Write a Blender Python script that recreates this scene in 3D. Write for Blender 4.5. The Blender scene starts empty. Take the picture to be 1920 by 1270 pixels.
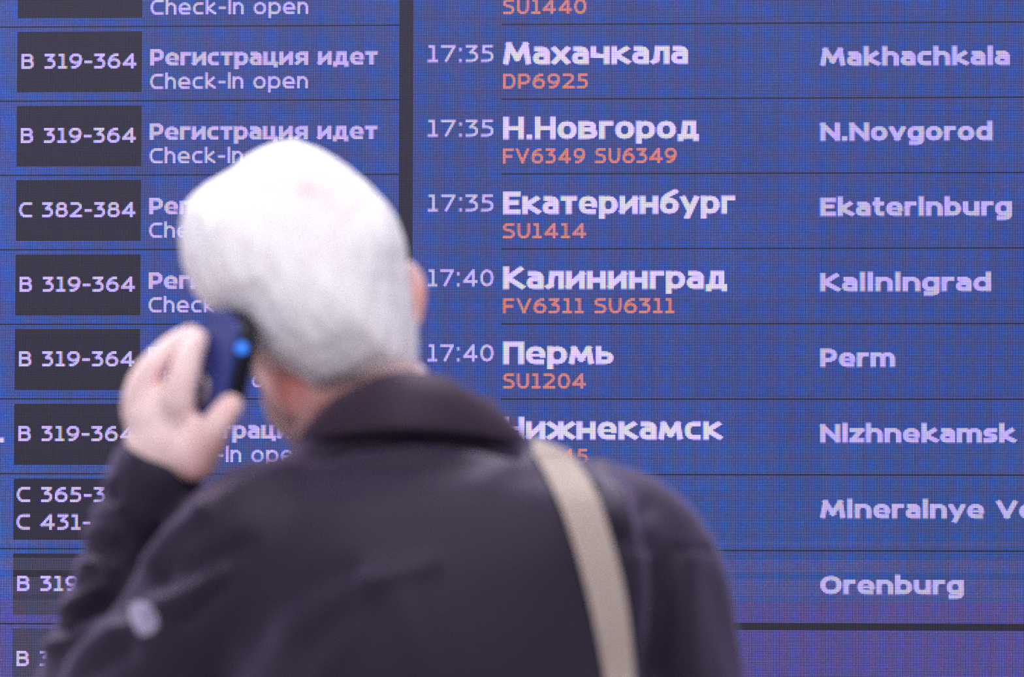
import bpy, bmesh, math, random
import numpy as np
from mathutils import Vector, Matrix, noise
from mathutils.bvhtree import BVHTree
random.seed(7); rng = np.random.default_rng(7)
sc = bpy.context.scene
COL = sc.collection

# ------------------------------------------------------------------ camera
FPX = 7200.0                       # 135 mm on a 36 mm wide frame of 1920 px
YAW, PITCH, ROLL = -0.0569516, 0.0471292, 0.0021717
CAM = Vector((0.909, -4.946, 1.46))
BZ = 1.46 + 0.6413                 # height of the first row line on the board (board front is the plane y = 0)
LP = 0.0018                        # LED pitch
f = Vector((math.sin(YAW)*math.cos(PITCH), math.cos(YAW)*math.cos(PITCH), math.sin(PITCH)))
r0 = Vector((math.cos(YAW), -math.sin(YAW), 0)); u0 = r0.cross(f)
cr, sr = math.cos(ROLL), math.sin(ROLL)
rt = r0*cr + u0*sr; up = -r0*sr + u0*cr
cd = bpy.data.cameras.new('camera'); cam = bpy.data.objects.new('camera', cd); COL.objects.link(cam)
cam.matrix_world = Matrix(((rt.x, up.x, -f.x, CAM.x), (rt.y, up.y, -f.y, CAM.y), (rt.z, up.z, -f.z, CAM.z), (0, 0, 0, 1)))
cd.sensor_width = 36; cd.lens = 135; cd.clip_start = 0.05
cd.dof.use_dof = True
cd.dof.focus_distance = (Vector((0.62, 0, 1.75))-CAM).dot(f)
cd.dof.aperture_fstop = 5.0; cd.dof.aperture_blades = 0
sc.camera = cam
sc.cycles.filter_width = 1.1
sc.cycles.use_denoising = False     # the denoiser would wipe out the LED grid
vs = sc.view_settings
vs.view_transform = 'Standard'; vs.look = 'None'; vs.gamma = 1.0; vs.use_curve_mapping = False
vs.exposure = 0.0

# ------------------------------------------------------------------ world and lamps
w = bpy.data.worlds.new('hall_light'); sc.world = w; w.use_nodes = True
w.node_tree.nodes['Background'].inputs[0].default_value = (0.92, 0.85, 1.0, 1)
w.node_tree.nodes['Background'].inputs[1].default_value = 1.06
def area(name, loc, rot, size, size_y, power, col):
    l = bpy.data.lights.new(name, 'AREA'); l.shape = 'RECTANGLE'; l.size = size; l.size_y = size_y
    l.energy = power; l.color = col
    o = bpy.data.objects.new(name, l); o.location = loc; o.rotation_euler = rot; COL.objects.link(o); return o
LAMPS = [(-0.3, -0.75, 3.2, .9, 148), (0.7, -4.0, 3.0, 1.4, 62), (0.5, -7.6, 3.0, 1.4, 150)]  # the last one is an unseen fill, added to light the hair evenly
for i, (lx, ly, sx, sy, pw) in enumerate(LAMPS):
    area('ceiling_lamp', (lx, ly, 4.13), (0, 0, 0), sx, sy, pw, (0.97, 0.93, 1.0))

# ------------------------------------------------------------------ helpers
def proj_np(co):
    """pixel position in the photograph of world points (n,3), used to find where on the coat a fold lies"""
    d = co - np.array(CAM); z = d @ np.array(f)
    return np.stack([960 + FPX*(d @ np.array(rt))/z, 635 - FPX*(d @ np.array(up))/z], 1)
DP = 3.06                          # distance from camera to the man
def P(px, py, dy=0.0):
    z = DP + dy
    return CAM + f*z + rt*((px-960)*z/FPX) + up*((635-py)*z/FPX)
def board_cr(px, py):
    d = f + rt*((px-960)/FPX) + up*((635-py)/FPX)
    t = -CAM.y/d.y; p = CAM + d*t
    return p.x/LP, (BZ-p.z)/LP
def link(name, me, mat=None, parent=None):
    o = bpy.data.objects.new(name, me); COL.objects.link(o)
    if mat: me.materials.append(mat)
    if parent: o.parent = parent
    return o
def from_bm(name, bm, mat=None, parent=None, smooth=True):
    me = bpy.data.meshes.new(name); bm.normal_update(); bm.to_mesh(me); bm.free()
    if smooth: me.polygons.foreach_set('use_smooth', [True]*len(me.polygons))
    return link(name, me, mat, parent)
def empty(name, loc, label, cat, group=None):
    o = bpy.data.objects.new(name, None); COL.objects.link(o); o.location = loc
    o['label'] = label; o['category'] = cat
    if group: o['group'] = group
    return o
def parent_keep(o, p):
    o.parent = p; o.matrix_parent_inverse = Matrix.Translation(-p.location)
def bm_box(bm, c, s, M=None):
    res = bmesh.ops.create_cube(bm, size=1.0)
    for v in res['verts']:
        v.co = Vector((v.co.x*s[0], v.co.y*s[1], v.co.z*s[2])) + Vector(c)
        if M: v.co = M @ v.co
    return res['verts']
def bm_ell(bm, c, rad, axes=None, sub=3):
    res = bmesh.ops.create_icosphere(bm, subdivisions=sub, radius=1)
    for v in res['verts']:
        q = Vector((v.co.x*rad[0], v.co.y*rad[1], v.co.z*rad[2]))
        if axes: q = axes[0]*q.x + axes[1]*q.y + axes[2]*q.z
        v.co = q + Vector(c)
def catmull(pts, n):
    pts = [np.array(p, float) for p in pts]; out = []
    pts = [2*pts[0]-pts[1]] + pts + [2*pts[-1]-pts[-2]]
    for i in range(1, len(pts)-2):
        for k in range(n):
            t = k/n; a, b, c, d = pts[i-1:i+3]
            out.append(.5*((2*b)+(-a+c)*t+(2*a-5*b+4*c-d)*t*t+(-a+3*b-3*c+d)*t**3))
    out.append(pts[-2]); return out
def bm_tube(bm, pts, n=5, seg=20, flat=None):
    """closed tapered tube through (x,y,z,r) points with round ends; flat=(axis, factor) squashes it"""
    path = catmull([tuple(p[0])+(p[1],) for p in pts], n)
    c = [Vector(p[:3]) for p in path]; r = [max(p[3], 1e-4) for p in path]
    rings = []
    t0 = (c[1]-c[0]).normalized(); t1 = (c[-1]-c[-2]).normalized()
    cc = [c[0]-t0*r[0]*math.sin(a) for a in (1.35, .9, .45)] + c + [c[-1]+t1*r[-1]*math.sin(a) for a in (.45, .9, 1.35)]
    rr = [r[0]*math.cos(a) for a in (1.35, .9, .45)] + r + [r[-1]*math.cos(a) for a in (.45, .9, 1.35)]
    ref = Vector((0.3, 1, 0.2)).normalized()
    for i, p in enumerate(cc):
        t = (cc[min(i+1, len(cc)-1)]-cc[max(i-1, 0)]).normalized()
        a = (ref - t*ref.dot(t)).normalized(); b = t.cross(a)
        ring = []
        for k in range(seg):
            th = 2*math.pi*k/seg; q = a*math.cos(th)*rr[i] + b*math.sin(th)*rr[i]
            if flat: q -= flat[0]*q.dot(flat[0])*(1-flat[1])
            ring.append(bm.verts.new(p+q))
        rings.append(ring)
    for i in range(len(rings)-1):
        for k in range(seg):
            bm.faces.new((rings[i][k], rings[i][(k+1) % seg], rings[i+1][(k+1) % seg], rings[i+1][k]))
    bm.faces.new(rings[0][::-1]); bm.faces.new(rings[-1])
def voxel(name, bm, size, smooth_it=4):
    bmesh.ops.recalc_face_normals(bm, faces=bm.faces)
    o = from_bm('tmp', bm)
    m = o.modifiers.new('r', 'REMESH'); m.mode = 'VOXEL'; m.voxel_size = size
    s = o.modifiers.new('s', 'SMOOTH'); s.iterations = smooth_it; s.factor = .5
    dg = bpy.context.evaluated_depsgraph_get()
    me = bpy.data.meshes.new_from_object(o.evaluated_get(dg)); me.name = name
    old = o.data; bpy.data.objects.remove(o); bpy.data.meshes.remove(old)
    me.polygons.foreach_set('use_smooth', [True]*len(me.polygons))
    return me
def get_co(me):
    a = np.empty(len(me.vertices)*3, np.float32); me.vertices.foreach_get('co', a); return a.reshape(-1, 3).astype(float)
def get_no(me):
    a = np.empty(len(me.vertices)*3, np.float32); me.vertex_normals.foreach_get('vector', a); return a.reshape(-1, 3).astype(float)
def set_co(me, co):
    me.vertices.foreach_set('co', co.astype(np.float32).ravel()); me.update()
def seg_dist(p, a, b):
    a = np.array(a, float); b = np.array(b, float); d = b-a
    t = np.clip(((p-a) @ d)/max(d @ d, 1e-9), 0, 1)
    return np.linalg.norm(p-(a+t[:, None]*d), axis=1), t

# ------------------------------------------------------------------ materials
def new_mat(name):
    m = bpy.data.materials.new(name); m.use_nodes = True; nt = m.node_tree
    return m, nt, nt.nodes['Principled BSDF']
def N(nt, t, **kw):
    n = nt.nodes.new(t)
    for k, v in kw.items(): setattr(n, k, v)
    return n
def plain(name, col, rough=.5, metal=0, bump=0, scale=60, var=0.0, sheen=0, stretch=None, spec=.5, sss=0):
    m, nt, b = new_mat(name)
    b.inputs['Base Color'].default_value = (*col, 1); b.inputs['Roughness'].default_value = rough
    b.inputs['Metallic'].default_value = metal; b.inputs['Specular IOR Level'].default_value = spec
    if sheen: b.inputs['Sheen Weight'].default_value = sheen; b.inputs['Sheen Roughness'].default_value = .6
    if sss:
        b.inputs['Subsurface Weight'].default_value = sss; b.inputs['Subsurface Radius'].default_value = (1, .3, .2); b.inputs['Subsurface Scale'].default_value = .01
    if bump or var:
        tc = N(nt, 'ShaderNodeTexCoord'); mp = N(nt, 'ShaderNodeMapping'); nz = N(nt, 'ShaderNodeTexNoise')
        nz.inputs['Scale'].default_value = scale; nz.inputs['Detail'].default_value = 4
        if stretch: mp.inputs['Scale'].default_value = stretch
        nt.links.new(tc.outputs['Object'], mp.inputs[0]); nt.links.new(mp.outputs[0], nz.inputs['Vector'])
        if bump:
            bp = N(nt, 'ShaderNodeBump'); bp.inputs['Strength'].default_value = bump; bp.inputs['Distance'].default_value = .002
            nt.links.new(nz.outputs['Fac'], bp.inputs['Height']); nt.links.new(bp.outputs[0], b.inputs['Normal'])
        if var:
            mx = N(nt, 'ShaderNodeMix', data_type='RGBA'); mx.inputs['A'].default_value = (*[c*(1-var) for c in col], 1)
            mx.inputs['B'].default_value = (*[min(1, c*(1+var)) for c in col], 1)
            nt.links.new(nz.outputs['Fac'], mx.inputs['Factor']); nt.links.new(mx.outputs['Result'], b.inputs['Base Color'])
    return m

def led_material():
    """dark plate with a grid of three-colour emitters; the picture shown is the per-face colour 'led'"""
    m, nt, b = new_mat('led_matrix')
    uv = N(nt, 'ShaderNodeUVMap', uv_map='led_uv'); fr = N(nt, 'ShaderNodeVectorMath', operation='FRACTION')
    nt.links.new(uv.outputs[0], fr.inputs[0]); sp = N(nt, 'ShaderNodeSeparateXYZ'); nt.links.new(fr.outputs[0], sp.inputs[0])
    def bump1(src, centre, half):
        a = N(nt, 'ShaderNodeMath', operation='SUBTRACT'); nt.links.new(src, a.inputs[0]); a.inputs[1].default_value = centre
        c = N(nt, 'ShaderNodeMath', operation='ABSOLUTE'); nt.links.new(a.outputs[0], c.inputs[0])
        d = N(nt, 'ShaderNodeMapRange', interpolation_type='SMOOTHSTEP')
        d.inputs['From Min'].default_value = half+.10; d.inputs['From Max'].default_value = half-.10
        nt.links.new(c.outputs[0], d.inputs['Value']); return d.outputs[0]
    vy = bump1(sp.outputs['Y'], .5, .24)
    att = N(nt, 'ShaderNodeAttribute', attribute_name='led', attribute_type='GEOMETRY')
    sep = N(nt, 'ShaderNodeSeparateColor'); nt.links.new(att.outputs['Color'], sep.inputs[0])
    cmb = N(nt, 'ShaderNodeCombineColor')
    for i, (cx, glo, ghi) in enumerate(((.42, .04, .16), (.5, .05, .15), (.58, .15, .36))):
        vx = bump1(sp.outputs['X'], cx, .25)
        mu = N(nt, 'ShaderNodeMath', operation='MULTIPLY'); nt.links.new(vx, mu.inputs[0]); nt.links.new(vy, mu.inputs[1])
        gp = N(nt, 'ShaderNodeMapRange'); gp.inputs['To Min'].default_value = glo; gp.inputs['To Max'].default_value = ghi
        nt.links.new(att.outputs['Alpha'], gp.inputs['Value'])                # light spilling between LEDs, more around bright ones
        ma = N(nt, 'ShaderNodeMapRange'); nt.links.new(mu.outputs[0], ma.inputs['Value']); nt.links.new(gp.outputs[0], ma.inputs['To Min']); ma.inputs['To Max'].default_value = 1
        mm = N(nt, 'ShaderNodeMath', operation='MULTIPLY'); nt.links.new(ma.outputs[0], mm.inputs[0]); nt.links.new(sep.outputs[i], mm.inputs[1])
        nt.links.new(mm.outputs[0], cmb.inputs[i])
        if i == 1: dot = mu.outputs[0]
    nt.links.new(cmb.outputs[0], b.inputs['Emission Color']); b.inputs['Emission Strength'].default_value = 1.0
    mx = N(nt, 'ShaderNodeMix', data_type='RGBA'); mx.inputs['A'].default_value = (.018, .0175, .030, 1); mx.inputs['B'].default_value = (.054, .051, .082, 1)
    nt.links.new(dot, mx.inputs['Factor']); nt.links.new(mx.outputs['Result'], b.inputs['Base Color'])
    b.inputs['Roughness'].default_value = .75; b.inputs['Specular IOR Level'].default_value = .2
    return m
M_led = led_material()
M_led.cycles.emission_sampling = 'NONE'   # a million tiny emitters: found by bounced rays instead
M_housing = plain('board_housing', (.03, .03, .035), .5)
M_wall = plain('wall_paint', (.45, .44, .47), .8, bump=.1, scale=40, var=.03)
M_ceil = plain('ceiling_panel', (.6, .6, .62), .9, bump=.1, scale=30)
M_jacket = plain('jacket_cloth', (.0075, .0048, .0112), .50, bump=.05, scale=420, var=.08, sheen=.27, spec=.24)
M_jacket.node_tree.nodes['Principled BSDF'].inputs['Sheen Tint'].default_value = (.75, .6, 1, 1)
M_jacket.node_tree.nodes['Principled BSDF'].inputs['Specular Tint'].default_value = (.85, .78, 1, 1)
M_collar = plain('collar_cloth', (.015, .0095, .016), .6, bump=.10, scale=420, var=.1, sheen=.1, spec=.35)
M_collar.node_tree.nodes['Principled BSDF'].inputs['Specular Tint'].default_value = (.95, .75, 1, 1)
M_collar.node_tree.nodes['Principled BSDF'].inputs['Sheen Tint'].default_value = (.85, .6, 1, 1)
M_thread = plain('badge_thread', (.30, .28, .40), .6, bump=.2, scale=300, var=.15)
M_trouser = plain('trouser_cloth', (.035, .035, .045), .8, bump=.2, scale=300, sheen=.1)
M_shoe = plain('shoe_leather', (.02, .018, .018), .35, bump=.1, scale=80)
M_sole = plain('shoe_sole', (.03, .03, .03), .8)
M_strap = plain('strap_webbing', (.37, .31, .265), .7, bump=.4, scale=500, var=.06)
M_bag = plain('bag_canvas', (.33, .28, .24), .8, bump=.4, scale=300, var=.1)
M_phone_back = plain('phone_back', (.028, .046, .22), .36, spec=.6)
M_phone_body = plain('phone_body', (.006, .008, .02), .3)
M_ring = plain('phone_ring', (.40, .36, .36), .35, metal=.4)
M_glass = plain('phone_glass', (.004, .004, .008), .08)
def floor_mat():
    m, nt, b = new_mat('polished_stone'); b.inputs['Roughness'].default_value = .25
    tc = N(nt, 'ShaderNodeTexCoord'); nz = N(nt, 'ShaderNodeTexNoise'); nz.inputs['Scale'].default_value = 18; nz.inputs['Detail'].default_value = 8
    cr_ = N(nt, 'ShaderNodeValToRGB'); cr_.color_ramp.elements[0].color = (.22, .215, .22, 1); cr_.color_ramp.elements[1].color = (.36, .355, .36, 1)
    nt.links.new(tc.outputs['Object'], nz.inputs['Vector']); nt.links.new(nz.outputs['Fac'], cr_.inputs[0]); nt.links.new(cr_.outputs[0], b.inputs['Base Color'])
    return m
M_floor = floor_mat()
M_lampface = bpy.data.materials.new('lamp_face'); M_lampface.use_nodes = True
_b = M_lampface.node_tree.nodes['Principled BSDF']; _b.inputs['Emission Color'].default_value = (1, .97, .98, 1); _b.inputs['Emission Strength'].default_value = 2.0
def skin_mat():
    m, nt, b = new_mat('skin')
    tc = N(nt, 'ShaderNodeTexCoord'); nz = N(nt, 'ShaderNodeTexNoise'); nz.inputs['Scale'].default_value = 45; nz.inputs['Detail'].default_value = 3
    nt.links.new(tc.outputs['Object'], nz.inputs['Vector'])
    a1 = N(nt, 'ShaderNodeMix', data_type='RGBA'); a1.inputs['A'].default_value = (.80, .56, .53, 1); a1.inputs['B'].default_value = (.88, .70, .67, 1)
    nt.links.new(nz.outputs['Fac'], a1.inputs['Factor'])
    at = N(nt, 'ShaderNodeAttribute', attribute_name='flush')
    a2 = N(nt, 'ShaderNodeMix', data_type='RGBA'); a2.inputs['B'].default_value = (.68, .26, .22, 1)
    nt.links.new(a1.outputs['Result'], a2.inputs['A']); nt.links.new(at.outputs['Fac'], a2.inputs['Factor'])
    nt.links.new(a2.outputs['Result'], b.inputs['Base Color'])
    b.inputs['Roughness'].default_value = .5; b.inputs['Subsurface Weight'].default_value = .12
    b.inputs['Subsurface Radius'].default_value = (1, .3, .15); b.inputs['Subsurface Scale'].default_value = .008
    return m
M_skin = skin_mat()
def hair_mat():
    m, nt, b = new_mat('white_hair')
    tc = N(nt, 'ShaderNodeTexCoord'); mp = N(nt, 'ShaderNodeMapping'); mp.inputs['Scale'].default_value = (1, 1, .18)
    mp.inputs['Rotation'].default_value = (0, -.35, 0)
    nz = N(nt, 'ShaderNodeTexNoise'); nz.inputs['Scale'].default_value = 70; nz.inputs['Detail'].default_value = 5
    nt.links.new(tc.outputs['Object'], mp.inputs[0]); nt.links.new(mp.outputs[0], nz.inputs['Vector'])
    r = N(nt, 'ShaderNodeValToRGB'); r.color_ramp.elements[0].position = .3; r.color_ramp.elements[1].position = .7
    r.color_ramp.elements[0].color = (.86, .83, .845, 1); r.color_ramp.elements[1].color = (.97, .955, .965, 1)
    nt.links.new(nz.outputs['Fac'], r.inputs[0])
    at = N(nt, 'ShaderNodeAttribute', attribute_name='scalp')
    mx = N(nt, 'ShaderNodeMix', data_type='RGBA'); mx.inputs['B'].default_value = (.78, .50, .48, 1)
    nt.links.new(r.outputs[0], mx.inputs['A']); nt.links.new(at.outputs['Fac'], mx.inputs['Factor'])
    nt.links.new(mx.outputs['Result'], b.inputs['Base Color']); b.inputs['Roughness'].default_value = .6; b.inputs['Specular IOR Level'].default_value = .3
    bp = N(nt, 'ShaderNodeBump'); bp.inputs['Strength'].default_value = .6; bp.inputs['Distance'].default_value = .003
    nt.links.new(nz.outputs['Fac'], bp.inputs['Height']); nt.links.new(bp.outputs[0], b.inputs['Normal'])
    return m
M_hair = hair_mat()

# ------------------------------------------------------------------ the hall
def structure(name, c, s, mat):
    bm = bmesh.new(); bm_box(bm, c, s); o = from_bm(name, bm, mat, smooth=False); o['kind'] = 'structure'; return o
structure('floor', (0.5, -5, -.1), (14, 14, .2), M_floor)
structure('wall_back', (0.5, .55, 2.1), (14, .5, 4.6), M_wall)
structure('ceiling', (0.5, -5, 4.3), (14, 14, .2), M_ceil)
for i, (lx, ly, sx, sy, pw) in enumerate(LAMPS):
    t = empty('ceiling_light', (lx, ly, 4.2), ['long flat ceiling light above the man and the board', 'flat ceiling light just behind the man', 'added flat ceiling fill light farthest from the board'][i], 'ceiling light')
    bm = bmesh.new()
    for q, s in (((0, sy/2+.02, -.02), (sx+.08, .04, .04)), ((0, -sy/2-.02, -.02), (sx+.08, .04, .04)), ((sx/2+.02, 0, -.02), (.04, sy, .04)), ((-sx/2-.02, 0, -.02), (.04, sy, .04))):
        bm_box(bm, q, s)
    from_bm('frame', bm, M_housing, t, False)
    bm = bmesh.new(); bm_box(bm, (0, 0, -.012), (sx, sy, .02)); from_bm('diffuser', bm, M_lampface, t, False)

# ------------------------------------------------------------------ the departure board
board = empty('departure_board', (0, 0, BZ), 'wide blue LED departure board with flight rows, behind the white-haired man', 'display board')
FIELD = np.array([.066, .20, .76]); OFF = np.zeros(3)
def leak(r):
    """rows near the foot of the board that glow violet (extra red light in every LED)"""
    bands = [(371, 374.5, .55), (384.5, 393.5, .8), (398.5, 410.5, .9), (410.5, 414.5, .55), (414.5, 900, 1.0)]
    for a, b_, v in bands:
        if a < r < b_: return v
    return 0.0
def is_off(c, r):
    k = round(r/54)
    if c < 267: return r == 54*k
    if c <= 276: return r < 430
    if 430 <= r <= 434: return True
    if r > 434: return False
    return c >= 341 and r == 54*k
def in_gate(c, r):
    return -11 <= c <= 79 and 4 <= (r % 54) <= 47
def led_colour(c, r, off):
    c_ = OFF if off else FIELD*np.array([1, 1.12 if r > 300 else 1, 1])*(1.0 + .22*math.exp(-((c+25)/40)**2))
    lk = leak(r)
    if lk and not (off and (r % 54 == 0 or c > 200)):
        c_ = c_*(1-.22*lk) + (np.array([.17, .085, .17]) if not off else np.array([.14, .13, .21]))*lk
        if not off and r > 414: c_ = c_*np.array([1.15, .74, .95])
    return c_
def cell_mesh(name, cells, cols, y, parent, label=None, box=None):
    """one quad per LED; cells (n,2) of column,row; cols (n,3)"""
    cells = np.array(cells, float); n = len(cells)
    off = np.array([[-.5, .5], [.5, .5], [.5, -.5], [-.5, -.5]])   # (dc, dr)
    q = cells[:, None, :] + off[None]
    v = np.stack([q[..., 0]*LP, np.full(q.shape[:2], -y), -q[..., 1]*LP], -1).reshape(-1, 3)
    uvs = (q + .5).copy(); uvs[..., 1] = -uvs[..., 1]; uvs = uvs.reshape(-1, 2)
    faces = np.arange(4*n).reshape(-1, 4)
    cols = np.array(cols, float)
    if box is not None:                               # the dark plate around a module: sides and back
        c0, c1, r0_, r1 = box; g = .028; d = .012
        X0, X1, Z0, Z1 = (c0-.5+g)*LP, (c1+.5-g)*LP, -(r1+.5-g)*LP, -(r0_-.5+g)*LP
        bv = np.array([[X0, -y, Z0], [X1, -y, Z0], [X1, -y, Z1], [X0, -y, Z1], [X0, d, Z0], [X1, d, Z0], [X1, d, Z1], [X0, d, Z1]])
        bf = np.array([[0, 1, 5, 4], [1, 2, 6, 5], [2, 3, 7, 6], [3, 0, 4, 7], [4, 5, 6, 7]])
        # shrink the outermost quads so that a fine joint shows between modules
        vx = v[:, 0]; vz = v[:, 2]; v[:, 0] = np.clip(vx, X0, X1); v[:, 2] = np.clip(vz, Z0, Z1)
        faces = np.vstack([faces, bf + len(v)]); v = np.vstack([v, bv])
        uvs = np.vstack([uvs, np.zeros((20, 2))]); cols = np.vstack([cols, np.zeros((5, 3))])
    me = bpy.data.meshes.new(name); me.vertices.add(len(v)); me.vertices.foreach_set('co', v.ravel())
    me.loops.add(faces.size); me.loops.foreach_set('vertex_index', faces.ravel().astype(np.int32))
    me.polygons.add(len(faces)); me.polygons.foreach_set('loop_start', np.arange(0, faces.size, 4, dtype=np.int32))
    me.update(calc_edges=True)
    ul = me.uv_layers.new(name='led_uv'); ul.data.foreach_set('uv', uvs.ravel())
    at = me.attributes.new('led', 'FLOAT_COLOR', 'FACE')
    at.data.foreach_set('color', np.hstack([cols, np.clip((cols.max(1, keepdims=True)-.8)/.8, 0, 1)]).ravel())
    o = link(name, me, M_led, parent)
    if label: o['label'] = label
    return o
C0, NC, MW = -60, 29, 30
R0, NR, MH = -72, 9, 68
def jit(n):
    b_ = 1 + .07*rng.standard_normal((n, 1)); return b_*(1 + np.array([.16, .07, .04])*rng.standard_normal((n, 3)))
for i in range(NC):
    for j in range(NR):
        c0 = C0+i*MW; q0 = R0+j*MH
        cc, rr = np.meshgrid(np.arange(c0, c0+MW), np.arange(q0, q0+MH)); cc = cc.ravel(); rr = rr.ravel()
        cols = np.array([led_colour(c, r, is_off(c, r) or in_gate(c, r)) for c, r in zip(cc, rr)])
        cols = cols*jit(len(cols))*(1+.035*rng.standard_normal())
        cell_mesh('led_module', np.stack([cc, rr], 1), np.clip(cols, 0, 9), .00004*rng.random(), board, box=(c0, c0+MW-1, q0, q0+MH-1))
# the board goes on past the frame: plain field of LEDs in the same grid, in bands between the row lines
def band_mesh():
    rects = []
    CL, CR, RT, RB = -1100, 1900, -480, 780
    c1, r1 = C0+NC*MW-1, R0+NR*MH-1
    def add(a, b_, c, d, off=False): rects.append((a, b_, c, d, off))
    def rows(a, b_, top, bot, lines=True):
        r = top
        while r <= bot:
            k = math.ceil(r/54)*54
            if lines and r == k: add(a, b_, r, r, True); r += 1; continue
            e = min(bot, k-1 if lines else bot); add(a, b_, r, e); r = e+1
    rows(CL, C0-1, RT, RB); rows(c1+1, CR, RT, 429); add(c1+1, CR, 430, 434, True); rows(c1+1, CR, 435, RB, False)
    rows(C0, 266, RT, R0-1); rows(C0, 266, r1+1, RB); add(267, 276, RT, R0-1, True); rows(277, 340, RT, R0-1, False); rows(341, c1, RT, R0-1)
    rows(267, c1, r1+1, RB, False)
    V, F_, U, K = [], [], [], []
    for a, b_, c, d, off in rects:
        n = len(V)
        for dc, dr in ((a-.5, d+.5), (b_+.5, d+.5), (b_+.5, c-.5), (a-.5, c-.5)):
            V.append((dc*LP, 0, -dr*LP)); U.append((dc+.5, -(dr+.5)))
        F_.append((n, n+1, n+2, n+3)); K.append((*led_colour((a+b_)/2, (c+d)/2, off), 0))
    me = bpy.data.meshes.new('led_field'); me.from_pydata(V, [], F_)
    ul = me.uv_layers.new(name='led_uv'); ul.data.foreach_set('uv', np.array(U).ravel())
    at = me.attributes.new('led', 'FLOAT_COLOR', 'FACE'); at.data.foreach_set('color', np.array(K).ravel())
    o = link('led_field', me, M_led, board); o['kind'] = 'stuff'
    bm = bmesh.new(); bm_box(bm, ((CL+CR)/2*LP, .16, -(RT+RB)/2*LP), ((CR-CL+20)*LP, .29, (RB-RT+20)*LP)); from_bm('housing', bm, M_housing, board, False)
    bm = bmesh.new(); X0, X1, Z0, Z1 = (CL-10)*LP, (CR+10)*LP, -(RB+10)*LP, -(RT-10)*LP
    for c, s in ((((X0+X1)/2, 0, Z0-.02), (X1-X0+.08, .05, .04)), (((X0+X1)/2, 0, Z1+.02), (X1-X0+.08, .05, .04)), ((X0-.02, 0, (Z0+Z1)/2), (.04, .05, Z1-Z0)), ((X1+.02, 0, (Z0+Z1)/2), (.04, .05, Z1-Z0))):
        bm_box(bm, c, s)
    from_bm('frame', bm, M_housing, board, False)
band_mesh()

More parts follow.
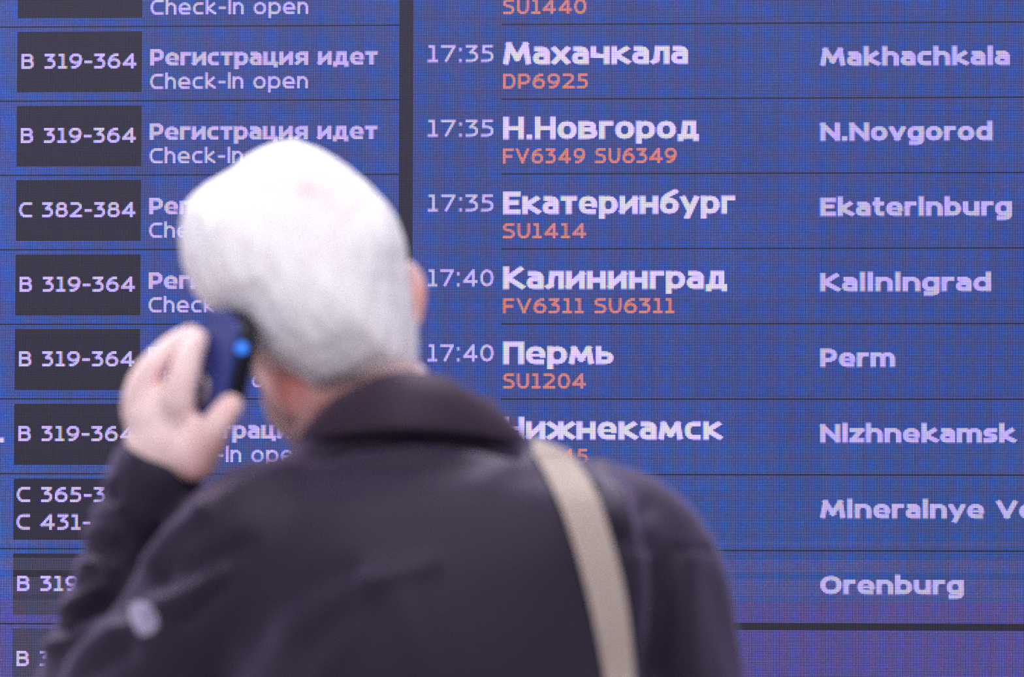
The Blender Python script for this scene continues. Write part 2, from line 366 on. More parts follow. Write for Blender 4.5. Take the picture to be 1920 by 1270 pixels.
# ---- lettering: a monoline alphabet drawn as strokes, sampled onto the LEDs with a sub-pixel for each colour
def arc(cx, cy, rx, ry, a0, a1, n=14, e=2.25):
    o = []
    for i in range(n+1):
        a = math.radians(a0+(a1-a0)*i/n); c, s = math.cos(a), math.sin(a)
        o.append((cx+rx*math.copysign(abs(c)**(2/e), c), cy+ry*math.copysign(abs(s)**(2/e), s)))
    return o
def ring(cx=.5, cy=.5, rx=.5, ry=.5): return [arc(cx, cy, rx, ry, 0, 360, 28)]
def glyph(ch, A, D):
    """strokes in a box 0..1 (x) by 0..1 (baseline to cap or x-height); A, D: ascender top and descender foot"""
    L = {
    '0': ring(), 'O': ring(), 'О': ring(), 'o': ring(), 'о': ring(),
    '1': [[(.12, 1), (.58, 1)], [(.58, 1), (.58, 0)], [(0, 0), (1, 0)]],
    '2': [[(.05, 1)]+arc(.45, .74, .5, .26, 90, -25, 8)+[(0, 0)], [(0, 0), (1, 0)]],
    '3': [[(0, 1), (.92, 1)], [(.92, 1), (.38, .6)], arc(.4, .3, .6, .3, 90, -90)+[(0, 0)]],
    '4': [[(1, .26), (0, .26)], [(0, .26), (.72, 1)], [(.75, 1), (.75, 0)]],
    '5': [[(.92, 1), (.14, 1)], [(.14, 1), (.1, .6)], [(.1, .6), (.4, .6)]+arc(.42, .3, .58, .3, 90, -90)+[(0, 0)]],
    '6': [arc(.5, .31, .5, .31, 0, 360, 24), arc(.85, .32, .85, .68, 92, 180, 10)],
    '7': [[(0, 1), (1, 1)], [(1, 1), (.32, 0)]],
    '8': [arc(.5, .77, .4, .23, 0, 360, 20), arc(.5, .28, .5, .28, 0, 360, 24)],
    '9': [arc(.5, .69, .5, .31, 0, 360, 24), arc(.15, .68, .85, .68, -88, 0, 10)],
    ':': [[(.5, .0), (.5, .02)], [(.5, .78), (.5, .8)]], '-': [[(0, .42), (1, .42)]], '.': [[(.5, 0), (.5, .02)]],
    'B': [[(0, 0), (0, 1)], [(0, 1), (.5, 1)]+arc(.5, .77, .42, .23, 90, -90)+[(0, .54)], [(0, .54), (.5, .54)]+arc(.5, .27, .5, .27, 90, -90)+[(0, 0)]],
    'C': [[(1, 1), (.6, 1)]+arc(.55, .5, .55, .5, 90, 270)+[(1, 0)]],
    'D': [[(0, 0), (0, 1)], [(0, 1), (.45, 1)]+arc(.45, .5, .55, .5, 90, -90)+[(0, 0)]],
    'E': [[(0, 0), (0, 1)], [(0, 1), (1, 1)], [(0, .52), (.85, .52)], [(0, 0), (1, 0)]],
    'F': [[(0, 0), (0, 1)], [(0, 1), (1, 1)], [(0, .48), (.85, .48)]],
    'K': [[(0, 0), (0, 1)], [(.9, 1), (.12, .5)], [(.12, .5), (1, 0)]],
    'M': [[(0, 0), (.13, 1)], [(.13, 1), (.5, .2)], [(.5, .2), (.87, 1)], [(.87, 1), (1, 0)]],
    'N': [[(0, 0), (0, 1)], [(0, 1), (1, 0)], [(1, 0), (1, 1)]],
    'P': [[(0, 0), (0, 1)], [(0, 1), (.5, 1)]+arc(.5, .68, .5, .32, 90, -90)+[(0, .36)]],
    'S': [[(.95, 1), (.5, 1)]+arc(.4, .77, .4, .23, 90, 215, 8)+[(.6, .52)]+arc(.55, .26, .45, .26, 60, -90, 10)+[(0, 0)]],
    'U': [[(0, 1), (0, .42)]+arc(.5, .42, .5, .42, 180, 360)+[(1, 1)]],
    'V': [[(0, 1), (.5, 0)], [(.5, 0), (1, 1)]],
    'Ч': [[(0, 1), (0, .55)], [(0, .55), (1, .45)], [(1, 1), (1, 0)]],
    'П': [[(0, 0), (0, 1)], [(0, 1), (1, 1)], [(1, 1), (1, 0)]],
    'H': [[(0, 0), (0, 1)], [(1, 0), (1, 1)], [(0, .5), (1, .5)]],
    'a': [[(.12, 1), (.55, 1)]+arc(.55, .62, .45, .38, 90, 0, 8)+[(1, 0)], [(1, .6), (.42, .6)]+arc(.4, .3, .4, .3, 90, 270)+[(1, 0)]],
    'b': [[(0, 0), (0, A)]] + ring(.5, .5, .5, .5),
    'c': [[(.95, 1), (.6, 1)]+arc(.55, .5, .55, .5, 90, 270)+[(.95, 0)]],
    'd': [[(1, 0), (1, A)]] + ring(),
    'e': [[(0, .48), (1, .48)], arc(.5, .5, .5, .5, 0, 270, 24)+[(.9, 0)]],
    'g': [[(1, 1), (1, -.05)]+arc(.6, D+.3, .4, .3, 0, -90, 8)+[(.15, D)]] + ring(.5, .5, .5, .5),
    'h': [[(0, 0), (0, A)], [(0, .6)]+arc(.5, .55, .5, .45, 170, 0, 12)+[(1, 0)]],
    'i': [[(.5, 0), (.5, A)]], 'l': [[(.5, 0), (.5, A)]],
    'k': [[(0, 0), (0, A)], [(.85, 1), (.1, .5)], [(.1, .5), (1, 0)]],
    'm': [[(0, 0), (0, 1)], [(0, .7)]+arc(.25, .6, .25, .4, 170, 0, 10)+[(.5, 0)], [(.5, .7)]+arc(.75, .6, .25, .4, 170, 0, 10)+[(1, 0)]],
    'n': [[(0, 0), (0, 1)], [(0, .6)]+arc(.5, .55, .5, .45, 170, 0, 12)+[(1, 0)]],
    'p': [[(0, D), (0, 1)]] + ring(),
    'r': [[(0, 0), (0, 1)], [(0, .62)]+arc(.75, .5, .75, .5, 165, 95, 6)+[(1, 1)]],
    's': [[(.95, 1), (.5, 1)]+arc(.4, .76, .4, .24, 90, 230, 8)+arc(.55, .26, .45, .26, 60, -90, 10)+[(0, 0)]],
    't': [[(.35, A-.08), (.35, .4)]+arc(.8, .38, .45, .38, 180, 260, 6)+[(1, 0)], [(0, 1), (.95, 1)]],
    'u': [[(0, 1), (0, .45)]+arc(.5, .45, .5, .45, 180, 350, 12)+[(1, .4)], [(1, 1), (1, 0)]],
    'v': [[(0, 1), (.5, 0)], [(.5, 0), (1, 1)]],
    'y': [[(0, 1), (.5, .05)], [(1, 1), (.32, D)]],
    'z': [[(0, 1), (1, 1)], [(1, 1), (0, 0)], [(0, 0), (1, 0)]],
    'х': [[(0, 1), (1, 0)], [(1, 1), (0, 0)]],
    'ч': [[(0, 1), (0, .55)], [(0, .5), (1, .42)], [(1, 1), (1, 0)]],
    'к': [[(0, 0), (0, 1)], [(.9, 1), (.12, .52)], [(.12, .52), (1, 0)]],
    'л': [[(.0, 0), (.2, .12)], [(.2, .12), (.3, 1)], [(.3, 1), (1, 1)], [(1, 1), (1, 0)]],
    'в': [[(0, 0), (0, 1)], [(0, 1), (.5, 1)]+arc(.5, .77, .4, .23, 90, -90, 8)+[(0, .54)], [(.3, .54), (.5, .54)]+arc(.55, .27, .45, .27, 90, -90, 8)+[(0, 0)]],
    'г': [[(0, 0), (0, 1)], [(0, 1), (1, 1)]],
    'д': [[(0, -.2), (0, .0)], [(0, 0), (1, 0)], [(1, 0), (1, -.2)], [(.22, 0), (.3, 1)], [(.3, 1), (.82, 1)], [(.82, 1), (.82, 0)]],
    'т': [[(0, 1), (1, 1)], [(.5, 1), (.5, 0)]],
    'и': [[(0, 1), (0, 0)], [(0, .05), (1, .95)], [(1, 0), (1, 1)]],
    'н': [[(0, 0), (0, 1)], [(1, 0), (1, 1)], [(0, .5), (1, .5)]],
    'б': ring(.5, .42, .5, .42) + [[(.0, .45), (.08, .95), (.35, 1.2), (.95, A+.05)]],
    'м': [[(0, 0), (.13, 1)], [(.13, 1), (.5, .2)], [(.5, .2), (.87, 1)], [(.87, 1), (1, 0)]],
    'ь': [[(0, 0), (0, 1)], [(0, .6), (.5, .6)]+arc(.5, .3, .5, .3, 90, -90)+[(0, 0)]],
    'ы': [[(0, 0), (0, 1)], [(0, .6), (.3, .6)]+arc(.3, .3, .32, .3, 90, -90)+[(0, 0)], [(1, 0), (1, 1)]],
    'ж': [[(.5, 0), (.5, 1)], [(0, 1), (.45, .5)], [(.45, .5), (0, 0)], [(1, 1), (.55, .5)], [(.55, .5), (1, 0)]],
    'ц': [[(0, 1), (0, 0)], [(.78, 1), (.78, 0)], [(0, 0), (1, 0)], [(1, 0), (1, -.22)]],
    'я': [[(1, 0), (1, 1)], [(1, 1), (.5, 1)]+arc(.5, .7, .42, .3, 90, 270, 10)+[(1, .4)], [(.5, .4), (.05, 0)]],
    }
    same = {'Н': 'H', 'Е': 'E', 'К': 'K', 'М': 'M', 'В': 'B', 'Р': 'P', 'а': 'a', 'е': 'e', 'р': 'p', 'с': 'c', 'у': 'y'}
    return L[same.get(ch, ch)]
WB = {'М': 1.27, 'M': 1.28, 'Н': .95, 'N': 1.02, 'O': 1.08, 'х': .84, 'л': .84, 'ж': 1.25, 'м': 1.1, 'm': 1.28, 'ы': 1.1, '.': .32, 'i': .3, 'l': .3, 't': .62, 'г': .64, 'r': .62,
      'c': .74, 'с': .74, 'а': .76, 'a': .76, 'k': .86, 'к': .86, 'д': .96, 'ц': .9, 'К': .98, 'K': .98, 'V': 1.05, 'О': 1.1, 'П': .92, 'P': .88, 'т': .76, ' ': .42, 'ь': .78, 'E': .8, 'Е': .8, 's': .7, 'z': .74}
WR = {'1': .62, '7': .86, ':': .24, '-': .5, '.': .2, ' ': .38, 'i': .16, 'l': .16, '3': .74, '5': .74, 'C': .88, '4': .92, 'U': .84, 'V': .95, 'F': .74, 'S': .78, 'h': .72, 'n': .72, 'c': .72, 'k': .72}
def is_x(ch): return ch.islower()
def lettering(name, text, x0, x1, ybase, cap, stroke, col, bold, yref=None, parent=None, label=None, gapf=None):
    """text with its left and right ends at columns x0, x1, foot at row ybase (edge), cap height and stroke in LEDs"""
    W = WB if bold else WR; gap = .09 if bold else .17
    if gapf: gap = gapf
    ws = [W.get(ch, .86 if bold else .84) for ch in text]
    nat = sum(ws) + gap*(len(text)-1)
    s = cap if x1 is None else (x1-x0)/nat
    xx = x0; acc = {}
    h = stroke/2; KY = 1.24 if bold else 1.0; hv = h/KY
    for ch, wd in zip(text, ws):
        if ch != ' ':
            H = cap*(.8 if is_x(ch) else 1.0); Wd = wd*s
            bw = max(Wd-2*h, .01); bh = H-2*hv
            A = (cap*1.07-2*hv)/bh if is_x(ch) else 1; D = -(cap*.235)/bh
            st = glyph(ch, A, D)
            segs = []; ys = []
            for pl in st:
                q = [(xx+h+px_*bw, ybase-hv-py_*bh) for px_, py_ in pl]; ys += [p[1] for p in q]
                q = [q[0]] + [q[i] for i in range(1, len(q)) if math.dist(q[i], q[i-1]) > 1e-3]
                hm = h*(.6 if bold and ch in 'eе' and pl[0] == (0, .48) else 1)
                for i in range(len(q)-1): segs.append((q[i], q[i+1], i == 0, i == len(q)-2, hm))
            top, bot = min(ys)-hv, max(ys)+hv
            cs = np.arange(math.floor(xx)-1, math.ceil(xx+Wd)+2); rs = np.arange(math.floor(top)-1, math.ceil(bot)+2)
            cg, rg = np.meshgrid(cs, rs)
            for ci, sub in enumerate((-.27, 0, .27)):
                p = np.stack([cg.ravel()+sub, rg.ravel()*KY], 1).astype(float); best = np.full(len(p), 99.)
                h_all = h
                for a, b_, e0, e1, h in segs:
                    a = np.array(a)*(1, KY); b_ = np.array(b_)*(1, KY); d = b_-a; ln = max(np.linalg.norm(d), 1e-6); d = d/ln
                    t = (p-a) @ d; perp = np.abs((p-a) @ np.array([-d[1], d[0]]))
                    lo = -t - (h if e0 else 0); hi = t-ln - (h if e1 else 0)
                    along = np.maximum(lo, hi)
                    dd = np.where(along <= 0, np.maximum(perp-h, along), np.hypot(np.maximum(perp-h, 0), np.maximum(along, 0)))
                    if not e0 or not e1:              # round joints inside a curve
                        t2 = np.clip(t, 0, ln); dj = np.linalg.norm(p-(a+t2[:, None]*d), axis=1)-h
                        dd = np.minimum(dd, dj)
                    best = np.minimum(best, dd)
                h = h_all; p[:, 1] /= KY
                best = np.maximum(best, np.maximum(top-p[:, 1], p[:, 1]-bot))
                cov = np.clip(.5-best/.75, 0, 1)
                for k in np.nonzero(cov > .03)[0]:
                    key = (int(p[k, 0]-sub+.01 if p[k, 0]-sub >= 0 else p[k, 0]-sub-.01), int(p[k, 1]+.01 if p[k, 1] >= 0 else p[k, 1]-.01))
                    a_ = acc.setdefault(key, [0, 0, 0]); a_[ci] = max(a_[ci], cov[k])
        xx += (wd+gap)*s
    cells = list(acc.keys()); cov = np.array([acc[k] for k in cells])
    bg = np.array([led_colour(c, r, is_off(c, r) or in_gate(c, r)) for c, r in cells])
    cols = (bg*(1-cov) + np.array(col)*cov)*(1+.05*rng.standard_normal((len(cells), 3)))
    return cell_mesh(name, cells, np.clip(cols, 0, 9), (.00016), parent or board, label)
def cx(px, k, dr=25):                                  # column under a measured place in flight row k
    y = 635
    for _ in range(4):
        c, r = board_cr(px, y); y += (54*k+dr-r)*2.6
    return board_cr(px, y)[0]
WHITE = (2.6, 2.1, 2.8); THIN = (1.9, 1.45, 2.3); PALE = (1.6, 1.3, 2.1); PINK = (1.75, 1.3, 2.0); ORANGE = (2.2, .58, .28)
gates = {0: ['B 319-364'], 1: ['B 319-364'], 2: ['C 382-384'], 3: ['B 319-364'], 4: ['B 319-364'], 5: ['B 319-364'], 6: ['C 365-3', 'C 431-'], 7: ['B 319-364'], 8: ['B 319-364']}
for k in range(-1, 9):
    cells = [(c, r) for c in range(-11, 80) for r in range(54*k+4, 54*k+48)]
    cols = np.array([led_colour(c, r, True) for c, r in cells])*jit(len(cells))
    g = cell_mesh('gate_box', cells, np.clip(cols, 0, 9), .00009, board, 'dark unlit box behind a check-in desk number')
    L = gates.get(k, [])
    for n_, t in enumerate(L):
        foot = 54*k + (30.5 if len(L) == 1 else (20.5 if n_ == 0 else 40.2))
        a = cx(40 if t[0] == 'B' else 38, 0)
        o = lettering('desk_number', t, a+.1, (cx(254.5, 0)+.5) if len(t) == 9 else None, foot, 11.0, 1.9, THIN, False, parent=g, label='white desk number reading '+t, gapf=.17)
cells = [(c, r) for c in range(267, 277) for r in range(-72, 430)]
cell_mesh('divider_bar', cells, np.zeros((len(cells), 3)), .00009, board, 'dark vertical bar between the status column and the time column')
cells = [(c, r) for c in range(277, 809) for r in range(430, 435)]
cell_mesh('divider_bar', cells, np.zeros((len(cells), 3)), .00009, board, 'dark horizontal bar under the last city row')
for k in range(-1, 8):
    if k >= 0: lettering('status_text', 'Регистрация идет', cx(281.5, 0), cx(708, 0), 54*k+28.5, 12.0, 3.05, PINK, True, label='bold white status reading Регистрация идет')
    lettering('status_text', 'Check-in open', cx(282, 0), cx(577, 0), 54*k+45.6, 11.0, 1.7, THIN, False, label='thin white status reading Check-in open')
lettering('status_text', '.', cx(-4, 5), cx(7.5, 5), 54*5+31.5, 12, 4, WHITE, True, label='white full stop at the left edge')
rows = [(-1, None, None, 0, 'SU1440', 1099, None, 0), (0, '17:35', 'Махачкала', 1290, 'DP6925', 1102, 'Makhachkala', 1893),
        (1, '17:35', 'Н.Новгород', 1310, 'FV6349 SU6349', 1268, 'N.Novgorod', 1861), (2, '17:35', 'Екатеринбург', 1378, 'SU1414', 1099, 'Ekaterinburg', 1897),
        (3, '17:40', 'Калининград', 1363, 'FV6311 SU6311', 1264, 'Kaliningrad', 1858), (4, '17:40', 'Пермь', 1150, 'SU1204', 1098, 'Perm', 1678),
        (5, None, 'Нижнекамск', 1354, 'SU6845', 1102, 'Nizhnekamsk', 1905), (6, None, 'Мин.Воды', 1258, None, 0, 'Mineralnye', 1845), (7, None, None, 0, None, 0, 'Orenburg', 1807)]
for k, tm, ru, xr, fl, xf, en, xe in rows:
    if tm: lettering('departure_time', tm, cx(802, k), cx(925, k), 54*k+26.9, 12.0, 1.75, THIN, False, label='thin white time reading '+tm, gapf=.2)
    if ru: lettering('city_name', ru, cx(943.5, k), cx(xr, k), 54*k+28.9, 16.0, 4.05, WHITE, True, label='bold white city name reading '+ru)
    if fl: lettering('flight_code', fl, cx(943, k), cx(xf, k), 54*k+46.5, 11.0, 1.95, ORANGE, False, label='orange flight code reading '+fl)
    if en: lettering('city_name', en, cx(1538, k), cx(xe, k), 54*k+30.9, 13.0, 3.75, PALE if k < 6 else (1.5, 1.3, 1.75), True, label='lavender city name reading '+en)
lettering('city_name', 'Vody', cx(1868, 6), cx(2015, 6), 54*6+30.9, 13.0, 3.75, (1.5, 1.3, 1.75), True, label='lavender city name reading Vody')

# ------------------------------------------------------------------ the man
S = DP/FPX                                             # metres per pixel where he stands
foot = P(800, 1270, .05)
HU = (up*.90 - rt*.42 - f*.05).normalized()            # his head's up, right and forward
HF = (f*.90 - rt*.38 - up*.10); HF = (HF-HU*HF.dot(HU)).normalized(); HR = HF.cross(HU)
HC = P(572, 512, .085)
def H(r, fw, u): return HC + HR*r + HF*fw + HU*u
def build_body():
    bm = bmesh.new()
    ax = (HR, HF, HU)
    bm_ell(bm, H(0, -.005, .006), (.070, .086, .086), ax, 4)            # skull
    bm_ell(bm, H(0, .035, -.055), (.060, .062, .078), ax, 4)            # face
    bm_ell(bm, P(596, 742, .10), (.046, .05, .046), None, 4)            # jaw at the left
    bm_ell(bm, H(0, .062, -.115), (.030, .030, .022), ax, 3)            # chin
    bm_tube(bm, [(H(0, .088, -.005), .009), (H(0, .104, -.030), .011), (H(0, .112, -.045), .013)], 4, 12)   # nose
    for s in (-1, 1):
        bm_ell(bm, H(.012*s, .098, -.048), (.008, .010, .007), ax, 2)
        bm_tube(bm, [(H(.012*s, .086, .012), .008), (H(.040*s, .078, .010), .008)], 3, 10)          # brow
        bm_ell(bm, H(.030*s, .080, -.006), (.013, .010, .009), ax, 2)                             # closed eye
    bm_tube(bm, [(H(-.022, .086, -.078), .005), (H(0, .094, -.078), .006), (H(.022, .086, -.078), .005)], 4, 10)
    bm_tube(bm, [(H(-.018, .084, -.088), .005), (H(0, .092, -.089), .006), (H(.018, .084, -.088), .005)], 4, 10)
    # ears: rim, back plate and lobe
    e = [P(468, 668, .040), P(462, 700, .045), P(488, 728, .05), P(515, 765, .06)]
    bm_tube(bm, [(P(488, 662, .045), .005), (P(474, 682, .035), .0062), (P(492, 715, .032), .0065), (P(514, 748, .040), .0062), (P(532, 776, .055), .0075)], 6, 12)
    bm_tube(bm, [(P(500, 660, .062), .006), (P(497, 700, .052), .009), (P(528, 745, .06), .009)], 5, 12)
    bm_tube(bm, [(P(766, 500, .085), .006), (P(786, 527, .085), .0055), (P(788, 560, .085), .0055), (P(780, 592, .085), .006), (P(772, 615, .085), .006)], 6, 12)
    bm_ell(bm, P(775, 555, .09), (.006, .012, .022), None, 3)
    # neck, trunk, hips
    bm_tube(bm, [(P(640, 640, .105), .050), (P(674, 720, .105), .0500), (P(725, 800, .085), .056), (P(770, 880, .05), .066)], 6, 28)
    bm_tube(bm, [(P(800, 1000, .06), .09), (P(800, 1300, .06), .10), (P(800, 1700, .06), .10), (P(810, 2100, .06), .10)], 5, 28)
    for s in (-1, 1):
        hip = foot + rt*(.085*s); hx = Vector((hip.x, hip.y, 0))
        bm_tube(bm, [(hx+Vector((0, 0, .85)), .07), (hx+Vector((0, -.01, .48)), .05), (hx+Vector((0, .0, .25)), .045), (hx+Vector((0, .01, .08)), .035)], 5, 18)
        bm_tube(bm, [(hx+Vector((0, .0, .06)), .030), (hx+f*.08+Vector((0, 0, .0))-Vector((0, 0, f.z*.08))+Vector((0, 0, .045)), .030), (hx+f*.15+Vector((0, 0, .035-f.z*.15)), .025)], 4, 14)
    # left arm, raised to the ear
    bm_tube(bm, [(P(560, 960, .05), .04), (P(440, 1020, .04), .044), (P(165, 1400, .09), .034)], 6, 18)
    bm_tube(bm, [(P(165, 1400, .09), .034), (P(228, 1130, .08), .029), (P(300, 930, .05), .026), (P(318, 895, .045), .028)], 6, 18, )
    # right arm, hanging
    bm_tube(bm, [(P(1030, 960, .05), .04), (P(1160, 1020, .04), .045), (P(1260, 1300, .05), .042), (P(1300, 1720, .06), .036), (P(1300, 2050, .10), .030), (P(1292, 2260, .14), .024)], 6, 18)
    # left hand: back of the hand, thumb web, four fingers, thumb
    bm_tube(bm, [(P(300, 905, .05), .0300), (P(308, 860, .044), .0335), (P(316, 815, .038), .034), (P(308, 785, .036), .030)], 5, 20)
    bm_ell(bm, P(282, 800, .045), (.019, .024, .026), None, 3)
    bm_tube(bm, [(P(345, 866, .03), .017), (P(372, 850, .014), .019), (P(390, 815, .008), .016)], 5, 16)
    bm_ell(bm, P(352, 835, .024), (.020, .02, .022), None, 3)
    fingers = [
        [(338, 808, .024, .0135), (334, 748, .008, .0135), (346, 700, .006, .0130), (358, 660, .010, .0112), (372, 638, .016, .0094)],
        [(298, 795, .035, .0125), (272, 742, .030, .0118), (285, 692, .028, .0112), (325, 648, .034, .0098), (362, 627, .040, .0088)],
        [(272, 795, .048, .0120), (255, 748, .050, .0112), (272, 700, .052, .0105), (315, 655, .056, .0093), (352, 636, .060, .0084)],
        [(260, 805, .062, .0105), (249, 765, .068, .0098), (264, 722, .072, .0092), (300, 682, .076, .0083), (338, 660, .078, .0075)]]
    for F_ in fingers:
        bm_tube(bm, [(P(a, b_, c), r) for a, b_, c, r in F_], 5, 16)
        a, b_, c, r = F_[1]; bm_ell(bm, P(a, b_, c), (r*1.10, r*1.1, r*1.05), None, 2)     # knuckles
        a, b_, c, r = F_[2]; bm_ell(bm, P(a, b_, c), (r*1.06, r*1.06, r*1.0), None, 2)
    bm_tube(bm, [(P(372, 868, .012), .0155), (P(394, 822, -.002), .0135), (P(412, 788, -.008), .0118), (P(432, 762, -.004), .0112)], 6, 18)
    # right hand, hanging and relaxed
    hp = [P(1292, 2260, .14), P(1290, 2320, .15)]
    bm_tube(bm, [(hp[0], .022), (P(1290, 2330, .15), .032), (P(1288, 2400, .155), .030)], 5, 16, flat=(rt, .5))
    for i, (dy, ln) in enumerate(((-.025, .06), (-.008, .07), (.010, .065), (.026, .05))):
        a = P(1288, 2400, .155+dy)
        bm_tube(bm, [(a, .0105), (a-up*ln*.6, .009), (a-up*ln-rt*.02, .0078)], 4, 12)
    a = P(1284, 2330, .125)
    bm_tube(bm, [(a, .013), (a-up*.035-rt*.015-f*.02, .011), (a-up*.06-rt*.02-f*.02, .0095)], 4, 12)
    me = voxel('body', bm, .0034, 5)
    co = get_co(me); px = proj_np(co); fl = np.zeros(len(co))
    for c, r, v in (((548, 735), 60, 1.0), ((520, 715), 40, .6), ((610, 770), 70, .75), ((680, 720), 60, .3), ((792, 560), 45, .75), ((430, 765), 26, .35), ((395, 850), 40, .5), ((370, 900), 40, .6),
                    ((300, 700), 20, .2)):
        fl = np.maximum(fl, v*np.exp(-(np.linalg.norm(px-np.array(c), axis=1)/r)**2))
    cheek, _ = seg_dist(px, (488, 745), (550, 830)); fl *= 1-.8*np.exp(-(cheek/20)**2)*(px[:, 0] < 575)
    at = me.attributes.new('flush', 'FLOAT', 'POINT'); at.data.foreach_set('value', fl.astype(np.float32))
    return me
person = link('person', build_body(), M_skin)
person['label'] = 'white-haired person in dark jacket seen from behind, holding a phone to the left ear'
person['category'] = 'person'

# hair: a full shell around the skull, longer over the crown, ending at the nape
def build_hair():
    cpx = np.array([573., 497.])
    con = [(335, 425), (347, 378), (384, 343), (428, 317), (462, 293), (503, 272), (548, 262), (592, 272), (632, 295), (672, 328), (710, 362), (742, 398), (762, 440), (772, 490), (778, 545), (784, 600), (790, 650), (787, 706),
           (748, 722), (700, 730), (650, 736), (605, 744), (565, 722), (524, 698), (482, 664), (442, 622), (402, 588), (362, 556), (340, 500)]
    th = np.array([math.atan2(-(y-cpx[1]), x-cpx[0]) for x, y in con]); rad = np.array([math.hypot(x-cpx[0], y-cpx[1]) for x, y in con])
    o = np.argsort(th); th = th[o]; rad = rad[o]
    T = np.linspace(-math.pi, math.pi, 240, endpoint=False)
    R_ = np.interp(T, np.r_[th-2*math.pi, th, th+2*math.pi], np.r_[rad, rad, rad])
    for _ in range(3): R_ = .25*np.roll(R_, 1)+.5*R_+.25*np.roll(R_, -1)
    NP = 110; V = []
    C = P(cpx[0], cpx[1], .085)
    for j in range(NP):
        for i, t in enumerate(T):
            topness = max(0, math.sin(t-.45))*.5 + .5*max(0, math.sin(t-.45))**2
            pm = math.radians(92 + 62*topness)
            ph = 1e-3 + (pm)*j/(NP-1)
            depth = .112 if ph < math.pi/2 else .10
            rr = R_[i]*S*(math.sin(ph)**.86 if ph > 0 else 0)
            q = C + rt*(rr*math.cos(t)) + up*(rr*math.sin(t)) - f*(depth*math.cos(ph))
            V.append(q)
    # combed locks: relief stretched along the comb direction
    comb = (up*.93 - rt*.25).normalized(); out = []
    for q in V:
        d = q-C; a = d.dot(comb); b_ = d - comb*a
        s = noise.fractal(Vector((b_.x*55, b_.y*55, b_.z*55 + a*14)), .8, 2.1, 3)
        l = noise.noise(Vector((d.x*16, d.y*16, d.z*16)))
        out.append(q + d.normalized()*(s*.0022 + l*.0020))
    F_ = []
    nT = len(T)
    for j in range(NP-1):
        for i in range(nT):
            F_.append((j*nT+i, j*nT+(i+1) % nT, (j+1)*nT+(i+1) % nT, (j+1)*nT+i))
    # the inner lip back to the skull
    n0 = len(out); last = (NP-1)*nT
    for i in range(nT): out.append(out[last+i] + (C + f*.02 - out[last+i])*.16)
    for i in range(nT): F_.append((last+i, last+(i+1) % nT, n0+(i+1) % nT, n0+i))
    me = bpy.data.meshes.new('hair'); me.from_pydata([tuple(v) for v in out], [], F_)
    me.polygons.foreach_set('use_smooth', [True]*len(me.polygons))
    px = proj_np(get_co(me)); sv = np.zeros(len(px))
    for a, b_, wd, v in (((570, 345), (610, 365), 30, .5), ((620, 370), (655, 400), 20, .36), ((640, 400), (618, 460), 16, .14), ((690, 700), (600, 735), 16, .35), ((780, 690), (700, 706), 14, .4)):
        d, _ = seg_dist(px, a, b_); sv = np.maximum(sv, v*np.exp(-(d/wd)**2))
    at = me.attributes.new('scalp', 'FLOAT', 'POINT'); at.data.foreach_set('value', sv.astype(np.float32))
    return me
hair = link('hair', build_hair(), M_hair, person); hair['label'] = 'short thick white hair'

